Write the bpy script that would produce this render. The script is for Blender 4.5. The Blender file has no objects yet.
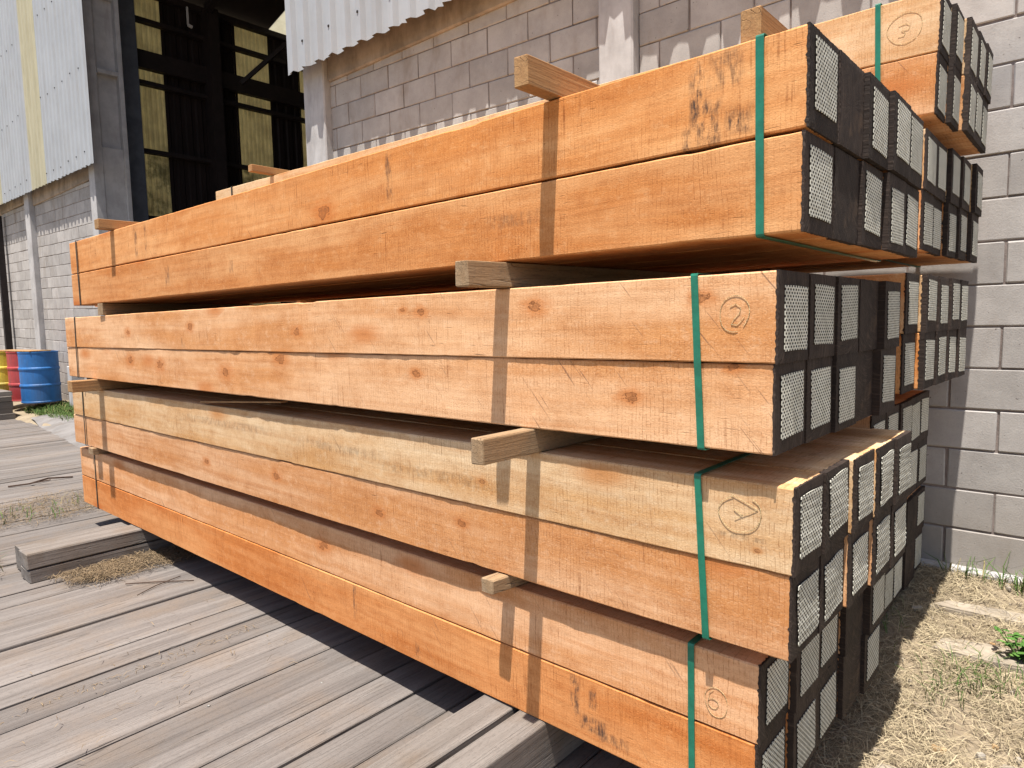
import bpy, bmesh, math, random
import numpy as np
from mathutils import Vector, Matrix
random.seed(7)
rng = np.random.default_rng(11)
sc = bpy.context.scene
COL = sc.collection

# ------------------------------------------------------------------ camera
YAW, PITCH, ROLL, FPX = 0.8469, 0.0902, -0.0214, 672.92
F = Vector((-math.cos(YAW) * math.cos(PITCH), math.sin(YAW) * math.cos(PITCH), -math.sin(PITCH)))
R = F.cross(Vector((0, 0, 1))).normalized()
U = R.cross(F)
R2 = math.cos(ROLL) * R + math.sin(ROLL) * U
U2 = -math.sin(ROLL) * R + math.cos(ROLL) * U
cam = bpy.data.cameras.new('camera')
cam.sensor_width = 36
cam.lens = FPX / 1024 * 36
cam.clip_start, cam.clip_end = 0.05, 2000
co = bpy.data.objects.new('camera', cam)
COL.objects.link(co)
M = Matrix((R2, U2, -F)).transposed().to_4x4()
M.translation = (0.2936, -3.9106, 1.0656)
co.matrix_world = M
sc.camera = co

# ------------------------------------------------------------------ light
SUN = Vector((-0.062, 0.287, -1.0)).normalized()      # direction the light travels
elev = math.asin(-SUN.z)
world = bpy.data.worlds.new('World')
sc.world = world
world.use_nodes = True
nt = world.node_tree
bg = nt.nodes['Background']
sky = nt.nodes.new('ShaderNodeTexSky')
sky.sky_type = 'NISHITA'
sky.sun_disc = False
sky.sun_elevation = elev
sky.sun_rotation = math.atan2(-SUN.x, -SUN.y)
sky.air_density = 1.0
sky.dust_density = 1.6
nt.links.new(sky.outputs[0], bg.inputs[0])
bg.inputs[1].default_value = 0.085
sl = bpy.data.lights.new('sun', 'SUN')
sl.energy = 4.6
sl.angle = math.radians(0.5)
sl.color = (1.0, 0.95, 0.88)
so = bpy.data.objects.new('sun', sl)
so.rotation_euler = SUN.to_track_quat('-Z', 'Y').to_euler()
so.location = (0, -5, 20)
COL.objects.link(so)
sc.view_settings.view_transform = 'Standard'
sc.view_settings.look = 'None'
sc.view_settings.gamma = 1
sc.view_settings.use_curve_mapping = False
sc.view_settings.exposure = 1.10
sc.cycles.max_bounces = 6

# ------------------------------------------------------------------ node helpers
class NT:
    def __init__(s, name):
        s.m = bpy.data.materials.new(name)
        s.m.use_nodes = True
        s.t = s.m.node_tree
        s.p = s.t.nodes['Principled BSDF']
        s.o = s.t.nodes['Material Output']
    def n(s, typ, **kw):
        nd = s.t.nodes.new(typ)
        for k, v in kw.items():
            setattr(nd, k, v)
        return nd
    def put(s, sock, v):
        if hasattr(v, 'is_output') or isinstance(v, bpy.types.NodeSocket):
            s.t.links.new(v, sock)
        else:
            if sock.type == 'RGBA' and not isinstance(v, (int, float)) and len(v) == 3:
                v = (*v, 1)
            sock.default_value = v
    def math(s, op, a, b=0.0, c=0.0, clamp=False):
        nd = s.n('ShaderNodeMath', operation=op, use_clamp=clamp)
        s.put(nd.inputs[0], a); s.put(nd.inputs[1], b); s.put(nd.inputs[2], c)
        return nd.outputs[0]
    def mix(s, f, a, b, mode='MIX'):
        nd = s.n('ShaderNodeMix', data_type='RGBA', blend_type=mode)
        s.put(nd.inputs[0], f); s.put(nd.inputs[6], a); s.put(nd.inputs[7], b)
        return nd.outputs[2]
    def ramp(s, v, lo, hi, a=0.0, b=1.0, smooth=True):
        nd = s.n('ShaderNodeMapRange', interpolation_type='SMOOTHSTEP' if smooth else 'LINEAR')
        s.put(nd.inputs[0], v)
        for i, x in enumerate((lo, hi, a, b)):
            nd.inputs[1 + i].default_value = x
        return nd.outputs[0]
    def vec(s, coord, scale=(1, 1, 1), rot=(0, 0, 0), off=None):
        nd = s.n('ShaderNodeMapping')
        s.put(nd.inputs[0], coord)
        nd.inputs[3].default_value = scale
        nd.inputs[2].default_value = rot
        if off is not None:
            s.put(nd.inputs[1], off)
        return nd.outputs[0]
    def noise(s, v, scale=1.0, detail=3.0, rough=0.55, dist=0.0, out=0):
        nd = s.n('ShaderNodeTexNoise')
        s.put(nd.inputs['Vector'], v)
        nd.inputs['Scale'].default_value = scale
        nd.inputs['Detail'].default_value = detail
        nd.inputs['Roughness'].default_value = rough
        nd.inputs['Distortion'].default_value = dist
        return nd.outputs[out]
    def obj(s):
        return s.n('ShaderNodeTexCoord').outputs['Object']
    def xyz(s, v):
        nd = s.n('ShaderNodeSeparateXYZ'); s.put(nd.inputs[0], v)
        return nd.outputs
    def comb(s, x=0.0, y=0.0, z=0.0):
        nd = s.n('ShaderNodeCombineXYZ')
        for i, v in enumerate((x, y, z)):
            s.put(nd.inputs[i], v)
        return nd.outputs[0]
    def island(s):
        return s.n('ShaderNodeNewGeometry').outputs['Random Per Island']
    def bump(s, h, strength=0.3, dist=0.002, nrm=None):
        nd = s.n('ShaderNodeBump')
        nd.inputs['Strength'].default_value = strength
        nd.inputs['Distance'].default_value = dist
        s.put(nd.inputs['Height'], h)
        if nrm is not None:
            s.put(nd.inputs['Normal'], nrm)
        s.put(s.p.inputs['Normal'], nd.outputs[0])
        return nd.outputs[0]
    def done(s, col, rough=0.8, metal=0.0, spec=0.3):
        s.put(s.p.inputs['Base Color'], col)
        s.put(s.p.inputs['Roughness'], rough)
        s.put(s.p.inputs['Metallic'], metal)
        s.put(s.p.inputs['Specular IOR Level'], spec)
        return s.m

def sawn_wood(name, stains=(), knots=(), knotty=1.0, line_z=None):
    """Freshly sawn timber. Its tint is the object's own colour; x runs along the timber from its near end.
    stains: (x, z, half width, half height, strength) blots of mill dirt; knots: (x, z, size)."""
    g = NT(name)
    oi = g.n('ShaderNodeObjectInfo')
    base = oi.outputs['Color']
    P = g.obj()
    X0, Z0 = g.xyz(P)[0], g.xyz(P)[2]
    off = g.math('MULTIPLY', oi.outputs['Random'], 37.0)
    v = g.n('ShaderNodeVectorMath', operation='ADD')
    g.put(v.inputs[0], P); g.put(v.inputs[1], g.comb(off, off, off))
    V = v.outputs[0]
    warp = g.noise(g.vec(V, (1.3, 3, 3)), 1.0, 2, out=1)
    wv = g.n('ShaderNodeVectorMath', operation='MULTIPLY_ADD')
    g.put(wv.inputs[0], warp); wv.inputs[1].default_value = (0.0, 0.05, 0.05); g.put(wv.inputs[2], V)
    W = wv.outputs[0]
    broad = g.noise(g.vec(W, (0.8, 6.5, 6.5)), 1.0, 3, 0.6)
    fine = g.noise(g.vec(W, (1.3, 52, 52)), 1.0, 3, 0.6)
    band = g.noise(g.vec(W, (0.55, 30, 30)), 1.0, 2, 0.5)
    mott = g.noise(V, 7.0, 4, 0.65)
    # colour: streaks of deeper orange running along the grain
    c = g.mix(g.ramp(broad, 0.34, 0.68), g.mix(1.0, base, (1.10, 1.13, 1.2), 'MULTIPLY'),
              g.mix(1.0, base, (0.88, 0.68, 0.48), 'MULTIPLY'))
    c = g.mix(g.ramp(band, 0.5, 0.75, 0, 0.5), c, g.mix(1.0, base, (0.80, 0.58, 0.40), 'MULTIPLY'))
    c = g.mix(g.ramp(fine, 0.38, 0.75, 0.0, 0.30), c, g.mix(1.0, c, (0.66, 0.54, 0.45), 'MULTIPLY'))
    c = g.mix(g.ramp(mott, 0.35, 0.72, 0.0, 0.55), c, g.mix(1.0, c, (0.80, 0.70, 0.60), 'MULTIPLY'))
    mott2 = g.noise(g.vec(V, (22, 34, 34)), 1.0, 4, 0.7)
    c = g.mix(g.ramp(mott2, 0.5, 0.75, 0.0, 0.45), c, g.mix(1.0, c, (0.72, 0.58, 0.46), 'MULTIPLY'))
    c = g.mix(g.ramp(mott2, 0.48, 0.28, 0.0, 0.35), c, g.mix(1.0, base, (1.12, 1.22, 1.4), 'MULTIPLY'))
    # band-saw tooth marks: fine broken lines straight across the face
    saw1 = g.noise(g.vec(V, (150, 6.5, 6.5)), 1.0, 2, 0.5)
    saw2 = g.noise(g.vec(V, (400, 26, 26)), 1.0, 2, 0.6)
    patch = g.noise(V, 3.1, 3, 0.6)
    patch2 = g.noise(g.vec(V, (3, 40, 40)), 1.0, 3, 0.7)
    ph = g.math('ADD', g.math('MULTIPLY', X0, 1 / 0.0118), g.math('MULTIPLY', g.noise(g.vec(V, (7, 2.5, 2.5)), 1.0, 2), 5.0))
    ph = g.math('ADD', ph, g.math('MULTIPLY', Z0, 0.9))
    tri = g.math('ABSOLUTE', g.math('SUBTRACT', g.math('FRACT', ph), 0.5))
    dash = g.noise(g.vec(V, (85, 62, 62)), 1.0, 2, 0.6)
    line = g.math('MULTIPLY', g.ramp(tri, 0.11, 0.02, 0, 1), g.ramp(dash, 0.40, 0.60, 0.10, 1.0))
    line = g.math('MULTIPLY', line, g.ramp(g.noise(V, 4.3, 3, 0.6), 0.32, 0.62, 0.12, 1.0))
    c = g.mix(g.math('MULTIPLY', line, 0.66), c, g.mix(1.0, c, (0.50, 0.36, 0.25), 'MULTIPLY'))
    speck = g.noise(g.vec(V, (170, 260, 260)), 1.0, 3, 0.75)
    c = g.mix(g.ramp(speck, 0.52, 0.72, 0, 0.5), c, g.mix(1.0, c, (0.66, 0.52, 0.40), 'MULTIPLY'))
    c = g.mix(g.ramp(speck, 0.46, 0.30, 0, 0.45), c, g.mix(1.0, base, (1.15, 1.2, 1.3), 'MULTIPLY'))
    marks = g.math('MULTIPLY', g.ramp(saw1, 0.57, 0.72), g.ramp(patch, 0.38, 0.66, 0.05, 1.0))
    marks = g.math('MULTIPLY', marks, g.ramp(patch2, 0.36, 0.6, 0.15, 1.0))
    c = g.mix(g.math('MULTIPLY', marks, 0.7), c, g.mix(1.0, c, (0.42, 0.30, 0.22), 'MULTIPLY'))
    c = g.mix(g.ramp(saw2, 0.48, 0.72, 0, 0.22), c, g.mix(1.0, c, (0.62, 0.5, 0.42), 'MULTIPLY'))
    # short dark tears along the grain
    tear = g.noise(g.vec(V, (16, 170, 170)), 1.0, 2, 0.5)
    tear = g.math('MULTIPLY', g.ramp(tear, 0.66, 0.76), g.ramp(patch, 0.45, 0.7))
    c = g.mix(g.math('MULTIPLY', tear, 0.6), c, (0.10, 0.045, 0.02))
    # sparse slanting scratches
    sp = g.vec(V, (1, 1, 1), (0, math.radians(-50), 0))
    scr = g.noise(g.vec(sp, (5.5, 5.5, 210)), 1.0, 1, 0.4)
    scr = g.math('MULTIPLY', g.ramp(scr, 0.70, 0.77), g.ramp(g.noise(V, 1.9, 2), 0.48, 0.62))
    c = g.mix(g.math('MULTIPLY', scr, 0.7), c, (0.14, 0.075, 0.05))
    X = g.xyz(P)
    # knots at random along the timber
    kv = g.n('ShaderNodeTexVoronoi', voronoi_dimensions='2D')
    kd = g.math('MULTIPLY', g.math('SUBTRACT', g.noise(V, 28, 3, 0.6), 0.5), 0.10)
    g.put(kv.inputs['Vector'], g.comb(g.math('ADD', g.math('ADD', g.math('MULTIPLY', X[0], 1.7), off), kd),
                                      g.math('ADD', g.math('MULTIPLY', X[2], 4.6), g.math('MULTIPLY', X[1], 4.6))))
    kv.inputs['Scale'].default_value = 1.0
    kc = g.xyz(kv.outputs['Color'])
    on = g.ramp(kc[0], 1 - 0.34 * knotty, 1 - 0.30 * knotty, 0, 1)
    halo = g.math('MULTIPLY', g.ramp(kv.outputs['Distance'], 0.02, 0.26, 1, 0), on)
    core = g.math('MULTIPLY', g.ramp(kv.outputs['Distance'], 0.004, 0.06, 0.16, 0), on)
    kn = g.noise(g.vec(V, (26, 60, 60)), 1.0, 4, 0.65) if knots else None
    for kx, kz, ks in knots:
        d = g.math('SQRT', g.math('ADD', g.math('POWER', g.math('DIVIDE', g.math('SUBTRACT', X[0], kx), 1.7), 2),
                                  g.math('POWER', g.math('SUBTRACT', X[2], kz), 2)))
        d = g.math('ADD', d, g.math('MULTIPLY', g.math('SUBTRACT', kn, 0.5), ks * 3.4))
        halo = g.math('MAXIMUM', halo, g.ramp(d, ks * 0.5, ks * 3.4, 1, 0))
        core = g.math('MAXIMUM', core, g.ramp(d, ks * 0.6, ks * 1.2, 1, 0))
    c = g.mix(g.math('MULTIPLY', halo, 0.8), c, g.mix(1.0, base, (0.74, 0.44, 0.24), 'MULTIPLY'))
    rg = g.math('MULTIPLY', g.ramp(core, 0.10, 0.35), g.ramp(core, 0.80, 0.45))
    c = g.mix(g.math('MULTIPLY', rg, 0.75), c, (0.10, 0.036, 0.014))
    c = g.mix(g.math('MULTIPLY', g.math('MULTIPLY', core, 0.62), g.ramp(g.noise(V, 90, 2), 0.3, 0.7, 0.35, 0.9)), c, (0.15, 0.058, 0.024))
    for sx, sz, hx, hz, st in stains:
        dx = g.math('ABSOLUTE', g.math('DIVIDE', g.math('SUBTRACT', X[0], sx), hx))
        dz = g.math('ABSOLUTE', g.math('DIVIDE', g.math('SUBTRACT', X[2], sz), hz))
        e = g.ramp(g.math('MAXIMUM', dx, dz), 0.55, 1.25, 1, 0)
        blot = g.noise(g.vec(V, (62, 18, 22)), 1.0, 4, 0.7)
        e = g.math('MULTIPLY', e, g.ramp(blot, 0.38, 0.66))
        e = g.math('MULTIPLY', e, g.ramp(saw2, 0.3, 0.6, 0.5, 1.0))
        c = g.mix(g.math('MULTIPLY', e, st * 1.05), c, (0.032, 0.028, 0.029))
    h = g.math('ADD', g.math('MULTIPLY', saw1, 0.5), g.math('MULTIPLY', speck, 1.0))
    h = g.math('SUBTRACT', h, g.math('MULTIPLY', line, 0.5))
    h = g.math('ADD', h, g.math('MULTIPLY', fine, 0.9))
    h = g.math('ADD', h, g.math('MULTIPLY', mott, 0.9))
    h = g.math('SUBTRACT', h, g.math('MULTIPLY', tear, 1.2))
    g.bump(h, 0.5, 0.0018)
    return g.done(c, 0.85, 0, 0.15)

def weathered(name, a=(0.135, 0.125, 0.12), b=(0.075, 0.066, 0.06), axis=1, dirt=(0.16, 0.115, 0.07)):
    g = NT(name)
    P = g.obj()
    r = g.island()
    v = g.n('ShaderNodeVectorMath', operation='ADD')
    rr = g.math('MULTIPLY', r, 53.0)
    g.put(v.inputs[0], P); g.put(v.inputs[1], g.comb(rr, rr, rr))
    s1, s2 = [14, 14, 14], [120, 120, 120]
    s1[axis], s2[axis] = 0.8, 2.5
    broad = g.noise(g.vec(v.outputs[0], s1), 1, 4, 0.62, 0.3)
    fine = g.noise(g.vec(v.outputs[0], s2), 1, 3, 0.6)
    blot = g.noise(v.outputs[0], 3.5, 4, 0.65)
    c = g.mix(g.ramp(broad, 0.3, 0.72), a, b)
    c = g.mix(g.ramp(fine, 0.48, 0.8, 0, 0.42), c, (0.05, 0.042, 0.036))
    c = g.mix(g.ramp(blot, 0.42, 0.78, 0, 0.7), c, dirt)
    gr = g.noise(g.vec(v.outputs[0], (330, 330, 330) if axis != 1 else (330, 60, 330)), 1, 3, 0.7)
    c = g.mix(g.ramp(gr, 0.48, 0.75, 0, 0.5), c, (0.05, 0.042, 0.037))
    c = g.mix(1.0, c, g.comb(*(g.ramp(r, 0, 1, 0.85, 1.14, False),) * 3), 'MULTIPLY')
    # splits along the grain
    s3 = [26, 26, 26]; s3[axis] = 0.7
    crk = g.noise(g.vec(v.outputs[0], s3), 1, 1, 0.4, 0.2)
    crk = g.ramp(g.math('ABSOLUTE', g.math('SUBTRACT', crk, 0.5)), 0.0, 0.012, 1, 0)
    c = g.mix(g.math('MULTIPLY', crk, g.ramp(blot, 0.40, 0.62, 0.1, 0.5)), c, (0.02, 0.016, 0.014))
    h = g.math('ADD', g.math('MULTIPLY', fine, 0.8), g.math('MULTIPLY', broad, 0.8))
    h = g.math('SUBTRACT', h, crk)
    g.bump(h, 0.6, 0.003)
    return g.done(c, 0.9, 0, 0.15)

def simple(name, col, rough=0.7, metal=0.0, var=0.15, scale=8.0, bump=0.15, bd=0.002, spec=0.3, stain=None):
    g = NT(name)
    P = g.obj()
    n1 = g.noise(P, scale, 5, 0.65)
    c = g.mix(g.ramp(n1, 0.3, 0.72), tuple(x * (1 + var) for x in col), tuple(x * (1 - var) for x in col))
    if stain:
        n2 = g.noise(g.vec(P, (3, 3, 0.7)), 1.6, 4, 0.7)
        c = g.mix(g.ramp(n2, 0.48, 0.75, 0, 0.7), c, stain)
    g.bump(g.noise(P, scale * 14, 4, 0.7), bump, bd)
    return g.done(c, rough, metal, spec)

def blockwork():
    g = NT('concrete_block')
    P = g.obj()
    r = g.island()
    n = g.noise(P, 5, 5, 0.68)
    f = g.noise(P, 130, 4, 0.7)
    pits = g.noise(P, 55, 2, 0.5)
    k = g.comb(*(g.ramp(r, 0, 1, 0.87, 1.12, False),) * 3)
    c = g.mix(g.ramp(n, 0.3, 0.7), (0.405, 0.380, 0.357), (0.325, 0.302, 0.283))
    c = g.mix(1.0, c, k, 'MULTIPLY')
    c = g.mix(g.ramp(f, 0.5, 0.8, 0, 0.28), c, (0.14, 0.125, 0.12))
    c = g.mix(g.ramp(pits, 0.70, 0.76, 0, 0.75), c, (0.07, 0.055, 0.05))
    # lime-pale and brown weathering
    w = g.noise(g.vec(P, (2.2, 1, 0.8)), 1.3, 4, 0.7)
    c = g.mix(g.ramp(w, 0.52, 0.76, 0, 0.6), c, (0.23, 0.185, 0.145))
    w2 = g.noise(g.vec(P, (9, 9, 0.9)), 1.0, 4, 0.7)
    c = g.mix(g.ramp(w2, 0.58, 0.78, 0, 0.45), c, (0.42, 0.40, 0.375))
    c = g.mix(g.ramp(g.xyz(P)[2], 0.35, -0.1, 0, 0.45), c, (0.20, 0.165, 0.13))
    g.bump(g.math('ADD', g.math('MULTIPLY', f, 0.8), g.math('MULTIPLY', n, 1.2)), 0.5, 0.003)
    return g.done(c, 0.95, 0, 0.1)

def end_coat():
    g = NT('end_coat')
    P = g.obj()
    n = g.noise(P, 16, 4, 0.7)
    r = g.n('ShaderNodeObjectInfo').outputs['Random']
    cv = g.n('ShaderNodeVectorMath', operation='ADD')
    g.put(cv.inputs[0], P); g.put(cv.inputs[1], g.comb(0.0, g.math('MULTIPLY', g.math('SUBTRACT', r, 0.6), 0.9), g.math('SUBTRACT', g.math('MULTIPLY', r, 0.5), 0.5)))
    rad = g.n('ShaderNodeVectorMath', operation='LENGTH'); g.put(rad.inputs[0], cv.outputs[0])
    f = g.noise(g.comb(0.0, g.math('MULTIPLY', rad.outputs['Value'], 210.0), g.math('MULTIPLY', g.xyz(P)[1], 14.0)), 1, 4, 0.7)
    c = g.mix(g.ramp(n, 0.3, 0.72), (0.034, 0.023, 0.018), (0.017, 0.011, 0.009))
    c = g.mix(g.ramp(f, 0.5, 0.72, 0, 0.75), c, (0.095, 0.066, 0.050))
    c = g.mix(g.ramp(g.noise(P, 9, 3, 0.6), 0.58, 0.75, 0, 0.5), c, (0.11, 0.07, 0.045))
    c = g.mix(1.0, c, g.comb(*(g.ramp(r, 0, 1, 0.8, 1.35, False),) * 3), 'MULTIPLY')
    g.bump(g.math('ADD', f, n), 0.6, 0.003)
    return g.done(c, 0.8, 0, 0.25)

def nail_plate_mat():
    g = NT('galvanised_nail_plate')
    P = g.obj()
    X = g.xyz(P)
    u = g.math('DIVIDE', X[1], 0.0165)
    v = g.math('DIVIDE', X[2], 0.0076)
    row = g.math('FLOOR', v)
    u = g.math('ADD', u, g.math('MULTIPLY', g.math('MODULO', g.math('ADD', row, 40.0), 2.0), 0.5))
    fu = g.math('SUBTRACT', g.math('SUBTRACT', u, g.math('FLOOR', u)), 0.5)
    fv = g.math('SUBTRACT', g.math('SUBTRACT', v, row), 0.5)
    d = g.math('SQRT', g.math('ADD', g.math('POWER', g.math('MULTIPLY', fu, 1.5), 2), g.math('POWER', g.math('MULTIPLY', fv, 1.12), 2)))
    hole = g.ramp(d, 0.34, 0.45, 1, 0)
    r = g.n('ShaderNodeObjectInfo').outputs['Random']
    n = g.noise(P, 30, 4, 0.7)
    c = g.mix(g.ramp(n, 0.3, 0.7), (0.66, 0.645, 0.56), (0.52, 0.505, 0.425))
    c = g.mix(1.0, c, g.comb(*(g.ramp(r, 0, 1, 0.82, 1.12, False),) * 3), 'MULTIPLY')
    c = g.mix(hole, c, (0.030, 0.024, 0.020))
    g.bump(g.math('SUBTRACT', 1.0, hole), 0.8, 0.003)
    return g.done(c, 0.75, 0.0, 0.25)

def fibreglass():
    g = NT('yellowed_fibreglass')
    P = g.obj()
    n = g.noise(g.vec(P, (2, 2, 0.6)), 1.8, 4, 0.7)
    c = g.mix(g.ramp(n, 0.35, 0.75), (0.58, 0.54, 0.39), (0.48, 0.44, 0.30))
    tr = g.n('ShaderNodeBsdfTranslucent')
    g.put(tr.inputs[0], c)
    g.done(c, 0.6, 0, 0.3)
    mx = g.n('ShaderNodeMixShader')
    mx.inputs[0].default_value = 0.35
    g.t.links.new(g.p.outputs[0], mx.inputs[1])
    g.t.links.new(tr.outputs[0], mx.inputs[2])
    g.t.links.new(mx.outputs[0], g.o.inputs[0])
    return g.m

def rooflight_sheet():
    g = NT('translucent_sheet')
    P = g.obj()
    n = g.noise(g.vec(P, (1, 2, 1.5)), 2.0, 4, 0.7)
    low = g.ramp(g.xyz(P)[2], 4.2, 4.5, 1, 0)
    c = g.mix(g.ramp(n, 0.35, 0.7), (0.74, 0.66, 0.42), (0.58, 0.51, 0.32))
    moss = g.math('MULTIPLY', low, g.ramp(g.noise(P, 3.2, 4, 0.7), 0.45, 0.62))
    c = g.mix(g.math('MULTIPLY', moss, 0.6), c, (0.16, 0.15, 0.08))
    tr = g.n('ShaderNodeBsdfTranslucent')
    g.put(tr.inputs[0], c)
    g.put(g.p.inputs['Base Color'], c)
    mx = g.n('ShaderNodeMixShader')
    mx.inputs[0].default_value = 0.8
    g.t.links.new(g.p.outputs[0], mx.inputs[1])
    g.t.links.new(tr.outputs[0], mx.inputs[2])
    g.t.links.new(mx.outputs[0], g.o.inputs[0])
    return g.m

def straw_mat(name, a, b, c3):
    g = NT(name)
    r = g.island()
    c = g.mix(g.ramp(r, 0, 0.75, 0, 1, False), a, b)
    c = g.mix(g.ramp(r, 0.82, 0.9, 0, 1), c, c3)
    return g.done(c, 0.8, 0, 0.25)

MAT = {}
MAT['batten'] = weathered('weathered_batten', (0.34, 0.245, 0.155), (0.22, 0.145, 0.080), 1, (0.30, 0.18, 0.09))
MAT['fresh_batten'] = weathered('fresh_batten', (0.40, 0.24, 0.11), (0.28, 0.15, 0.065), 1, (0.3, 0.16, 0.07))
MAT['deck'] = weathered('weathered_deck', (0.185, 0.165, 0.151), (0.118, 0.103, 0.094), 1, (0.168, 0.130, 0.100))
MAT['sleeper'] = weathered('weathered_sleeper', (0.205, 0.182, 0.163), (0.130, 0.112, 0.098), 1, (0.13, 0.095, 0.065))
MAT['block'] = blockwork()
MAT['mortar'] = simple('mortar', (0.20, 0.165, 0.15), 0.95, 0, 0.3, 9, 0.6, 0.004, 0.1, (0.10, 0.075, 0.062))
MAT['concrete'] = simple('concrete', (0.40, 0.385, 0.375), 0.9, 0, 0.14, 4, 0.3, 0.003, 0.15, (0.27, 0.25, 0.24))
MAT['lintel'] = simple('stained_concrete', (0.29, 0.235, 0.185), 0.9, 0, 0.3, 3, 0.4, 0.003, 0.15, (0.14, 0.10, 0.065))
MAT['clad'] = simple('painted_sheet', (0.325, 0.335, 0.345), 0.5, 0.0, 0.06, 2, 0.05, 0.001, 0.4, (0.28, 0.275, 0.27))
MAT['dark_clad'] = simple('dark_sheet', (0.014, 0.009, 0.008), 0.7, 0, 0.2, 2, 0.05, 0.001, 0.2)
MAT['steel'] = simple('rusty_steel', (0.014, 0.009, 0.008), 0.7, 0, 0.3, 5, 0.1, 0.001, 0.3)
MAT['blue_steel'] = simple('blue_grey_steel', (0.085, 0.095, 0.115), 0.6, 0, 0.2, 5, 0.1, 0.001, 0.4)
MAT['fibre'] = fibreglass()
MAT['rooflight'] = rooflight_sheet()
MAT['coat'] = end_coat()
MAT['plate'] = nail_plate_mat()
MAT['strap'] = simple('green_strap', (0.010, 0.135, 0.082), 0.33, 0, 0.2, 22, 0.25, 0.001, 0.5, (0.03, 0.12, 0.08))
MAT['far_strap'] = simple('dark_strap', (0.035, 0.028, 0.018), 0.6, 0, 0.2, 30, 0.1, 0.0005, 0.3)
MAT['chalk'] = simple('green_crayon', (0.52, 0.39, 0.21), 0.9, 0, 0.45, 160, 0.1, 0.0005, 0.1)
MAT['floor'] = simple('hall_floor', (0.12, 0.11, 0.10), 0.9, 0, 0.2, 1.5, 0.1, 0.002)
MAT['path'] = simple('path_concrete', (0.17, 0.158, 0.15), 0.95, 0, 0.22, 2.5, 0.4, 0.004, 0.1, (0.13, 0.105, 0.085))
MAT['slab'] = simple('pale_slab', (0.30, 0.255, 0.20), 0.95, 0, 0.2, 9, 0.5, 0.004, 0.1, (0.20, 0.16, 0.115))
MAT['straw'] = straw_mat('straw', (0.46, 0.385, 0.25), (0.29, 0.23, 0.145), (0.14, 0.11, 0.065))
MAT['hay'] = straw_mat('old_hay', (0.25, 0.18, 0.105), (0.14, 0.10, 0.06), (0.07, 0.05, 0.03))
MAT['chips'] = straw_mat('stones_and_chips', (0.30, 0.27, 0.23), (0.20, 0.155, 0.11), (0.40, 0.25, 0.12))
MAT['grass'] = straw_mat('green_grass', (0.085, 0.14, 0.03), (0.05, 0.095, 0.02), (0.20, 0.17, 0.07))
MAT['leaf'] = straw_mat('weed_leaf', (0.075, 0.17, 0.03), (0.05, 0.12, 0.02), (0.10, 0.19, 0.04))
MAT['twig'] = simple('dry_twig', (0.085, 0.055, 0.04), 0.9, 0, 0.3, 40, 0.2)
MAT['nail'] = simple('nail_head', (0.30, 0.29, 0.27), 0.4, 0.6, 0.1, 60, 0.1)
for nm, c in dict(blue=(0.02, 0.12, 0.33), red=(0.34, 0.04, 0.04), yellow=(0.55, 0.42, 0.04)).items():
    MAT['drum_' + nm] = simple('drum_paint_' + nm, c, 0.5, 0, 0.25, 3, 0.08, 0.001, 0.4, tuple(0.55 * q + 0.03 for q in c))

def earth():
    g = NT('bare_earth')
    P = g.obj()
    n = g.noise(P, 2.2, 5, 0.68)
    f = g.noise(P, 45, 4, 0.7)
    c = g.mix(g.ramp(n, 0.32, 0.7), (0.29, 0.235, 0.165), (0.19, 0.15, 0.105))
    c = g.mix(g.ramp(f, 0.45, 0.75, 0, 0.6), c, (0.27, 0.205, 0.125))
    c = g.mix(g.ramp(g.noise(P, 0.9, 3), 0.6, 0.75, 0, 0.35), c, (0.09, 0.095, 0.04))
    g.bump(g.math('ADD', f, n), 0.9, 0.012)
    return g.done(c, 0.97, 0, 0.05)
MAT['earth'] = earth()

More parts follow.
